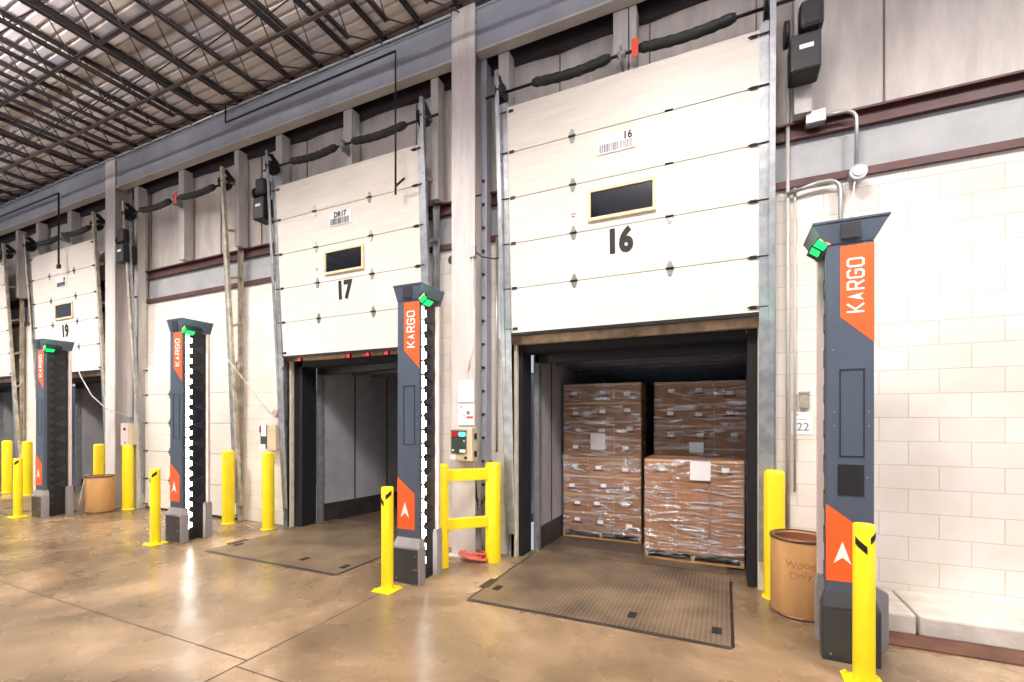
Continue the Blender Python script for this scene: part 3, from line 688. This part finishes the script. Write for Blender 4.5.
    rbox(-.04, .04, -.108, -.10, .024, .032).build('lamp_trim', M['amber'], lp)
    return t
tower(.80, -1, 'nearest slate sensor tower with orange panels, before the bare block wall', lit=False, square=True, fl=.222)
tower(-3.01, 1, 'slate sensor tower with orange panels between door 17 and door 16')
tower(-7.0, 1, 'slate sensor tower with white light strip in front of the closed door')
tower(-10.94, 1, 'slate sensor tower with unlit strip, farthest, beside door 19', lit=False)
for x, dr in ((.80, -1), (-3.03, 1), (-7.0, 1), (-10.94, 1)):   # added point lights that cast the status lamps' green glow
    l = bpy.data.lights.new('tower_green_light', 'POINT'); l.energy = 1.5; l.color = (.1, 1, .5); l.shadow_soft_size = .03
    o = bpy.data.objects.new('tower_green_light', l); C.objects.link(o); o.location = (x + dr * .30, 3.98, 2.97)

# ------------------------------------------------------------------ bollards
def patch(m, cx, cy, r, a0, a1, z0, z1, sk):
    n = 8; vs = []
    for i in range(n + 1):
        a = a0 + (a1 - a0) * i / n; f = i / n
        for zz in (z0, z1): vs.append((cx + r * math.cos(a), cy + r * math.sin(a), zz + sk * f))
    m.add(vs, [(2 * i, 2 * i + 2, 2 * i + 3, 2 * i + 1) for i in range(n)], True)
def guard_post(x, y, lab):
    t = thing('bollard', lab, 'bollard', (x, y, 0), group='slim base-plated bollards in front of the towers')
    m = MB(); m.lathe([(.0601, .012), (.0601, 1.02), (.055, 1.03), (0, 1.032)], (x, y, 0), 28); m.build('post', M['yellow'], t)
    m = MB(); m.box(x - .11, x + .11, y - .11, y + .11, 0, .012); bp = m.build('base_plate', M['yellow'], t, bevel=.003)
    m = MB()
    for a in (-1, 1):
        for b in (-1, 1): m.cyl((x + a * .085, y + b * .085, .012), (x + a * .085, y + b * .085, .03), .011, 6)
    m.build('anchor_bolt', M['yellow'], bp)
    m = MB(); patch(m, x, y, .0612, R(210), R(275), .905, .955, -.06); patch(m, x, y, .0612, R(292), R(350), .91, .955, .05); m.build('black_chevron', M['ink'], t)
guard_post(.815, 3.67, 'slim yellow bollard with black marks before the tower at the block wall')
guard_post(-3.07, 3.71, 'slim yellow bollard with black marks before the tower between doors 17 and 16')
guard_post(-7.10, 3.76, 'slim yellow bollard with black marks before the tower at the closed door')
guard_post(-11.25, 3.80, 'farthest slim yellow bollard with black marks, before the unlit tower')
def wall_bollard(x, y, lab, h=1.22):
    t = thing('bollard', lab, 'bollard', (x, y, 0), group='thick round bollards guarding the door tracks')
    m = MB(); m.lathe([(.09, 0), (.09, h - .035), (.082, h - .012), (.06, h), (0, h + .003)], (x, y, 0), 28); m.build('post', M['yellow'], t)
    m = MB(); m.lathe([(.105, 0), (.105, .01), (.09, .014)], (x, y, 0), 28); m.build('floor_collar', M['yellow'], t)
wall_bollard(.43, 5.10, 'thick yellow bollard behind the fibre drum, right of door 16')
wall_bollard(-6.49, 5.02, 'thick yellow bollard left of door 17, below the control box with a white card', 1.2)
wall_bollard(-7.44, 5.02, 'thick yellow bollard right of the closed door', 1.2)
wall_bollard(-10.36, 5.02, 'thick yellow bollard left of the closed door, below a pinkish control box')
wall_bollard(-11.45, 5.05, 'thick yellow bollard behind the far fibre drum')
wall_bollard(-14.4, 5.02, 'thick yellow bollard left of door 19')
wall_bollard(-15.35, 5.0, 'farthest thick yellow bollard, right of the far door')
t = thing('guard_rail', 'yellow two-post guard rail below the lit control box', 'guard rail', (-2.75, 4.77, 0))
for (x, y, r) in ((-2.97, 4.56, .07), (-2.54, 5.0, .095)):
    m = MB(); m.lathe([(r, 0), (r, 1.17), (r * .85, 1.19), (0, 1.195)], (x, y, 0), 28); m.build('post', M['yellow'], t)
for z0, z1 in ((.99, 1.13), (.43, .56)):
    m = MB(); m.bar((-2.98, 4.50, (z0 + z1) / 2), (-2.56, 4.93, (z0 + z1) / 2), .05, z1 - z0); m.build('rail', M['yellow'], t, bevel=.01)

# ------------------------------------------------------------------ drums
def fibre_drum(x, y, r, h, lab, scrawl):
    t = thing('fibre_drum', lab, 'drum', (x, y, 0))
    m = MB(); m.lathe([(r - .01, .01), (r, .03), (r, h - .03), (r - .004, h - .01), (r - .012, h - .01), (r - .012, .03), (0, .03)], (x, y, 0), 40); m.build('body', M['drum'], t)
    m = MB(); m.lathe([(r - .018, .025), (r - .018, h - .03)], (x, y, 0), 40); m.lathe([(r - .018, .033), (0, .033)], (x, y, 0), 40); m.build('lining', M['drumin'], t)
    for z in (.012, h - .012):
        m = MB(); m.lathe([(r - .02, z - .012), (r + .006, z - .012), (r + .008, z), (r + .006, z + .012), (r - .02, z + .012)], (x, y, 0), 40); m.build('rim', M['rim'], t)
    if scrawl:
        a = math.atan2(-y, -x) - .0
        o = text('Wood\nOnly', .088, M['pencil'], 'handwriting', t, (0, 0, 0), (0, 0, 0))
        for v in o.data.vertices:
            th = -v.co.x / (r + .002) ; zz = h * .62 + v.co.y + .01 * math.sin(v.co.x * 40)
            ang = a - th
            v.co = Vector(((r + .001 + (v.co.z * .5)) * math.cos(ang), (r + .001 + v.co.z * .5) * math.sin(ang), zz))
        o.location = (0, 0, 0)
fibre_drum(.61, 4.82, .235, .68, 'tan fibre drum with scrawled handwriting right of door 16', True)
fibre_drum(-10.55, 4.66, .21, .67, 'tan fibre drum by the column near door 19', False)
m = MB(); m.bar((-10.95, 4.52, .0), (-10.80, 4.58, .68), .07, .02); put('wooden_board', m, M['jamb'], 'pale board leaning against the far fibre drum', 'board')

# ------------------------------------------------------------------ controls, signs, conduits
t = thing('control_box', 'beige dock control box with red and teal lamps above the yellow guard rail', 'control box', (-2.9, 4.9, 1.42))
def cbx(m, *a): return m.box(*a)
m = MB(); m.box(-3.02, -2.72, 4.80, 4.94, 1.21, 1.60); m.build('housing', M['beige'], t, bevel=.008)
m = MB(); m.box(-3.0, -2.79, 4.79, 4.80, 1.30, 1.575); fp = m.build('face_panel', M['panelg'], t)
m = MB(); m.box(-2.995, -2.90, 4.782, 4.79, 1.50, 1.56); m.build('red_lamp', M['redbtn'], fp)
m = MB(); m.cyl((-2.865, 4.79, 1.53), (-2.865, 4.78, 1.53), .028, 14); m.cyl((-2.825, 4.79, 1.53), (-2.825, 4.78, 1.53), .028, 14); m.build('teal_lamp', M['cyan'], fp)
m = MB(); m.box(-2.88, -2.80, 4.785, 4.79, 1.31, 1.35); m.box(-2.99, -2.96, 4.785, 4.79, 1.33, 1.345); m.cyl((-2.82, 4.79, 1.45), (-2.82, 4.784, 1.45), .01, 8); m.build('face_print', M['paper'], fp)
m = MB(); m.box(-3.01, -2.94, 4.785, 4.80, 1.225, 1.28); m.build('corner_sticker', M['paper'], t)
m = MB(); m.cyl((-2.80, 4.80, 1.25), (-2.80, 4.785, 1.25), .018, 12); m.build('push_button', M['ink'], t)
m = MB(); m.box(-2.715, -2.705, 4.85, 4.9, 1.26, 1.33); m.box(-2.715, -2.705, 4.85, 4.9, 1.47, 1.54); m.build('latch', M['blackm'], t)
m = MB(); m.box(-3.0, -2.78, 4.955, 4.966, 1.92, 2.19); put('paper_sign', m, M['paper'], 'blank white sheet on the column, upper of two', 'sign')
t = thing('paper_sign', 'printed white sheet with an orange mark on the column, lower of two', 'sign', (-2.89, 4.96, 1.74))
m = MB(); m.box(-3.0, -2.775, 4.955, 4.966, 1.64, 1.90); m.build('sheet', M['paper'], t)
m = MB(); m.box(-2.88, -2.79, 4.952, 4.956, 1.72, 1.745); m.build('orange_mark', M['tagor'], t)
m = MB(); m.box(-2.88, -2.84, 4.952, 4.956, 1.77, 1.81); m.box(-2.93, -2.90, 4.952, 4.956, 1.75, 1.76); m.box(-2.97, -2.95, 4.952, 4.956, 1.85, 1.87); m.build('print', M['greyink'], t)
t = thing('control_box', 'beige control box with a white card and red switch, left of door 17', 'control box', (-6.6, 5.15, 1.35))
m = MB(); m.box(-6.62, -6.42, 5.1, 5.29, 1.22, 1.62); m.build('housing', M['beige'], t, bevel=.008)
m = MB(); m.box(-6.80, -6.62, 5.12, 5.29, 1.24, 1.62); m.build('switch_box', M['panelg'], t, bevel=.005)
m = MB(); m.box(-6.77, -6.66, 5.11, 5.12, 1.44, 1.62); m.build('white_card', M['paper'], t)
m = MB(); m.box(-6.80, -6.77, 5.10, 5.12, 1.50, 1.60); m.build('red_switch', M['redbtn'], t)
m = MB(); m.box(-6.80, -6.68, 5.11, 5.12, 1.24, 1.31); m.build('rating_label', M['paper'], t)
t = thing('control_box', 'pinkish white control box with two dark dots beside the far column', 'control box', (-10.4, 5.1, 1.4))
m = MB(); m.box(-10.62, -10.40, 5.02, 5.26, 1.20, 1.64); m.build('housing', M['pinkish'], t, bevel=.008)
m = MB(); m.box(-10.40, -10.28, 5.04, 5.26, 1.22, 1.64); m.build('side_box', M['beige'], t)
m = MB(); m.box(-10.50, -10.47, 5.01, 5.02, 1.50, 1.55); m.box(-10.46, -10.44, 5.01, 5.02, 1.50, 1.55); m.cyl((-10.45, 5.02, 1.27), (-10.45, 5.01, 1.27), .012, 8); m.build('button', M['ink'], t)
m = MB(); m.box(-10.57, -10.42, 5.06, 5.24, 1.64, 1.76); m.build('junction_top', M['conduit'], t)
m = MB(); m.box(.66, .74, YW - .04, YW, 1.82, 1.97); m.box(.655, .745, YW - .05, YW, 1.955, 1.975); put('card_holder', m, M['dirtygalv'], 'small grey metal holder above the number sheet, right of door 16', 'holder')
t = thing('paper_sign', 'white sheet printed 22 on the wall above the fibre drum', 'sign', (.68, YW, 1.66))
m = MB(); m.box(.59, .77, YW - .006, YW - .001, 1.56, 1.78); m.build('sheet', M['paper'], t)
text('22', .11, M['greyink'], 'number', t, (.69, YW - .008, 1.63), (R(90), 0, 0)); m = MB(); m.box(.61, .65, YW - .008, YW - .005, 1.745, 1.76); m.box(.61, .72, YW - .008, YW - .005, 1.705, 1.71); m.build('print', M['greyink'], t)
# conduits on the right wall
def arc(c, r, a0, a1, n=8, axis='x'):
    return [(c[0] + r * math.cos(R(a0 + (a1 - a0) * i / n)), c[1], c[2] + r * math.sin(R(a0 + (a1 - a0) * i / n))) for i in range(n + 1)]
t = thing('electrical_conduit', 'bent conduit with round box on the brown rail, above the nearest tower', 'conduit', (1.0, 5.2, 4.2))
m = MB(); m.box(.70, .86, 5.16, 5.26, 4.50, 4.62); m.build('junction_box', M['conduit'], t, bevel=.005)
m = MB(); m.tube([(.86, 5.2, 4.56)] + arc((1.0, 5.2, 4.46), .10, 90, 0) + [(1.10, 5.2, 3.98)], .018); m.build('pipe', M['conduit'], t)
m = MB(); m.cyl((1.10, 5.24, 3.95), (1.10, 5.13, 3.95), .07, 20); rb = m.build('round_box', M['galv'], t)
m = MB(); m.cyl((1.10, 5.13, 3.95), (1.10, 5.12, 3.95), .04, 16); m.build('cover', M['paper'], rb)
m = MB(); m.tube([(1.08, 5.17, 3.9), (1.05, 5.1, 3.7), (1.0, 4.7, 3.3), (.93, 4.25, 3.12)], .008); put('power_cable', m, M['wcable'], 'white cable from the round box down to the nearest tower', 'cable')
m = MB(); m.tube([(.55, 5.24, 3.90), (.80, 5.22, 3.95)] + arc((.88, 5.22, 3.85), .10, 90, 0) + [(.98, 5.22, .25)], .02); put('electrical_conduit', m, M['conduit'], 'grey conduit bending down the wall behind the nearest tower', 'conduit')
m = MB(); m.tube([(.62, 5.27, 3.96), (.62, 5.27, 1.0)], .012); m.tube([(.56, 5.27, 5.0), (.56, 5.27, .6)], .018); put('electrical_conduit', m, M['post'], 'painted conduits running down the wall right of door 16', 'conduit')
m = MB(); m.tube([(-2.79, 4.95, 3.7), (-2.80, 4.95, 3.3), (-2.77, 4.95, 3.0), (-2.79, 4.95, 2.6), (-2.86, 4.955, 2.3)], .008); put('power_cable', m, M['wcable'], 'thin pale cable running down the column between doors 17 and 16', 'cable')
m = MB(); m.box(-2.83, -2.75, 4.93, 4.97, 3.68, 3.82); put('junction_box', m, M['conduit'], 'small grey box on the column between doors 17 and 16', 'junction box')
m = MB(); m.tube([(-2.75, 4.95, 3.74), (-2.68, 4.98, 3.68), (-2.55, 5.05, 3.66), (-2.45, 5.1, 3.68)], .009); put('power_cable', m, M['cable'], 'black cable from the column box toward door 16', 'cable')
m = MB(); m.cyl((-3.22, 5.28, 3.78), (-3.22, 5.16, 3.78), .06, 16); put('warning_horn', m, M['black'], 'small round black horn on the wall left of the middle column', 'horn')
m = MB(); m.tube([(-2.62, 5.26, 4.0), (-2.62, 5.26, 1.3)], .014); put('electrical_conduit', m, M['conduit'], 'conduit dropping behind the beige dock control box', 'conduit')
m = MB(); m.tube([(-6.52, 5.25, 3.9), (-6.52, 5.25, 1.62)], .016); put('electrical_conduit', m, M['conduit'], 'conduit dropping to the control box left of door 17', 'conduit')
m = MB(); m.cyl((-6.52, 5.24, 1.80), (-6.52, 5.14, 1.80), .05, 12); m.cyl((-6.52, 5.19, 1.74), (-6.52, 5.19, 1.86), .04, 8); put('junction_box', m, M['dirtygalv'], 'round conduit box above the control box left of door 17', 'junction box')
for x, lb in ((-10.55, 'left'), (-10.49, 'right')):
    m = MB(); m.tube([(x, 5.2, 4.0), (x, 5.2, 1.76)], .016); put('electrical_conduit', m, M['conduit'], f'{lb} one of two conduits above the pinkish control box', 'conduit')
m = MB(); m.tube([(-6.92, 4.36, 2.95), (-6.80, 4.5, 2.7), (-6.66, 4.75, 2.3), (-6.6, 5.0, 1.95), (-6.56, 5.12, 1.80)], .008); put('power_cable', m, M['wcable'], 'pale cable hanging from the tower at the closed door', 'cable')
m = MB(); m.tube([(-10.8, 4.36, 2.95), (-10.72, 4.45, 2.5), (-10.68, 4.6, 2.15), (-10.6, 4.8, 1.9), (-10.5, 5.1, 1.78)], .01); put('power_cable', m, M['wcable'], 'pale cable hanging from the unlit tower to the pinkish control box', 'cable')
# black cables and red hose behind the guard rail
m = MB()
for a in range(3):
    m.tube([(-2.85 + .03 * a, 5.0, 1.22), (-2.84 + .03 * a, 5.02, .9 - .05 * a), (-2.76, 5.03, .70 - .06 * a), (-2.68, 5.03, .72), (-2.62 + .01 * a, 5.05, .95), (-2.6, 5.1, 1.2)], .01)
m.tube([(-2.62, 5.08, 1.2), (-2.64, 5.06, .7), (-2.60, 5.06, .3), (-2.66, 5.0, .02)], .012)
put('cable_bundle', m, M['cable'], 'looped black cables hanging behind the yellow guard rail', 'cable')
m = MB(); pts = []
for i in range(140):
    a = i * .32; rr = .11 + .045 * math.sin(i * .37); pts.append((-2.76 + rr * 1.35 * math.cos(a), 4.93 + rr * .75 * math.sin(a), .018 + .0006 * i))
m.tube(pts, .011, 6); put('coiled_hose', m, M['rope'], 'coiled red air hose on the floor behind the yellow guard rail', 'hose')
# hanging sensor pipes
t = thing('drop_pipe', 'thin dark pipe running along the girder and dropping before the door with red lamps', 'pipe', (-3.88, 4.85, 6.48))
m = MB(); m.tube([(-7.3, 4.88, 6.78), (-7.3, 4.88, 6.48), (-3.88, 4.85, 6.48), (-3.88, 4.85, 4.62)], .014); m.build('pipe', M['blackm'], t)
m = MB(); m.bar((-3.88, 4.85, 4.73), (-3.70, 4.80, 4.77), .02, .02); m.build('sensor_arm', M['blackm'], t)
t = thing('drop_pipe', 'thin dark pipe dropping before the raised door beyond the far column', 'pipe', (-12.55, 4.8, 6.3))
m = MB(); m.tube([(-16.5, 4.85, 6.4), (-12.55, 4.85, 6.4), (-12.55, 4.85, 4.9)], .018); m.build('pipe', M['blackm'], t)
m = MB(); m.box(-12.60, -12.50, 4.83, 4.87, 4.84, 4.92); m.build('sensor_arm', M['blackm'], t)
# red marker lamps at the header of door 17
for i, x in enumerate((-6.02, -5.02, -4.66, -4.32)):
    t = thing('marker_lamp', ['red marker lamp at the far end of the header under door 17', 'first of three red marker lamps in a row under door 17', 'middle of three red marker lamps in a row under door 17', 'last of three red marker lamps in a row under door 17'][i], 'marker lamp', (x, 5.2, 2.62), 'red lamps under door 17')
    m = MB(); m.box(x - .03, x + .03, 5.205, 5.235, 2.615, 2.665); m.build('lamp_base', M['blackm'], t)
    m = MB(); m.lathe([(0, -.0), (.02, 0), (.02, .01), (0, .02)], (0, 0, 0), 12); m.v = [Vector((x + v.x, 5.206 - v.z, 2.64 + v.y)) for v in m.v]; m.build('lens', M['red'], t)
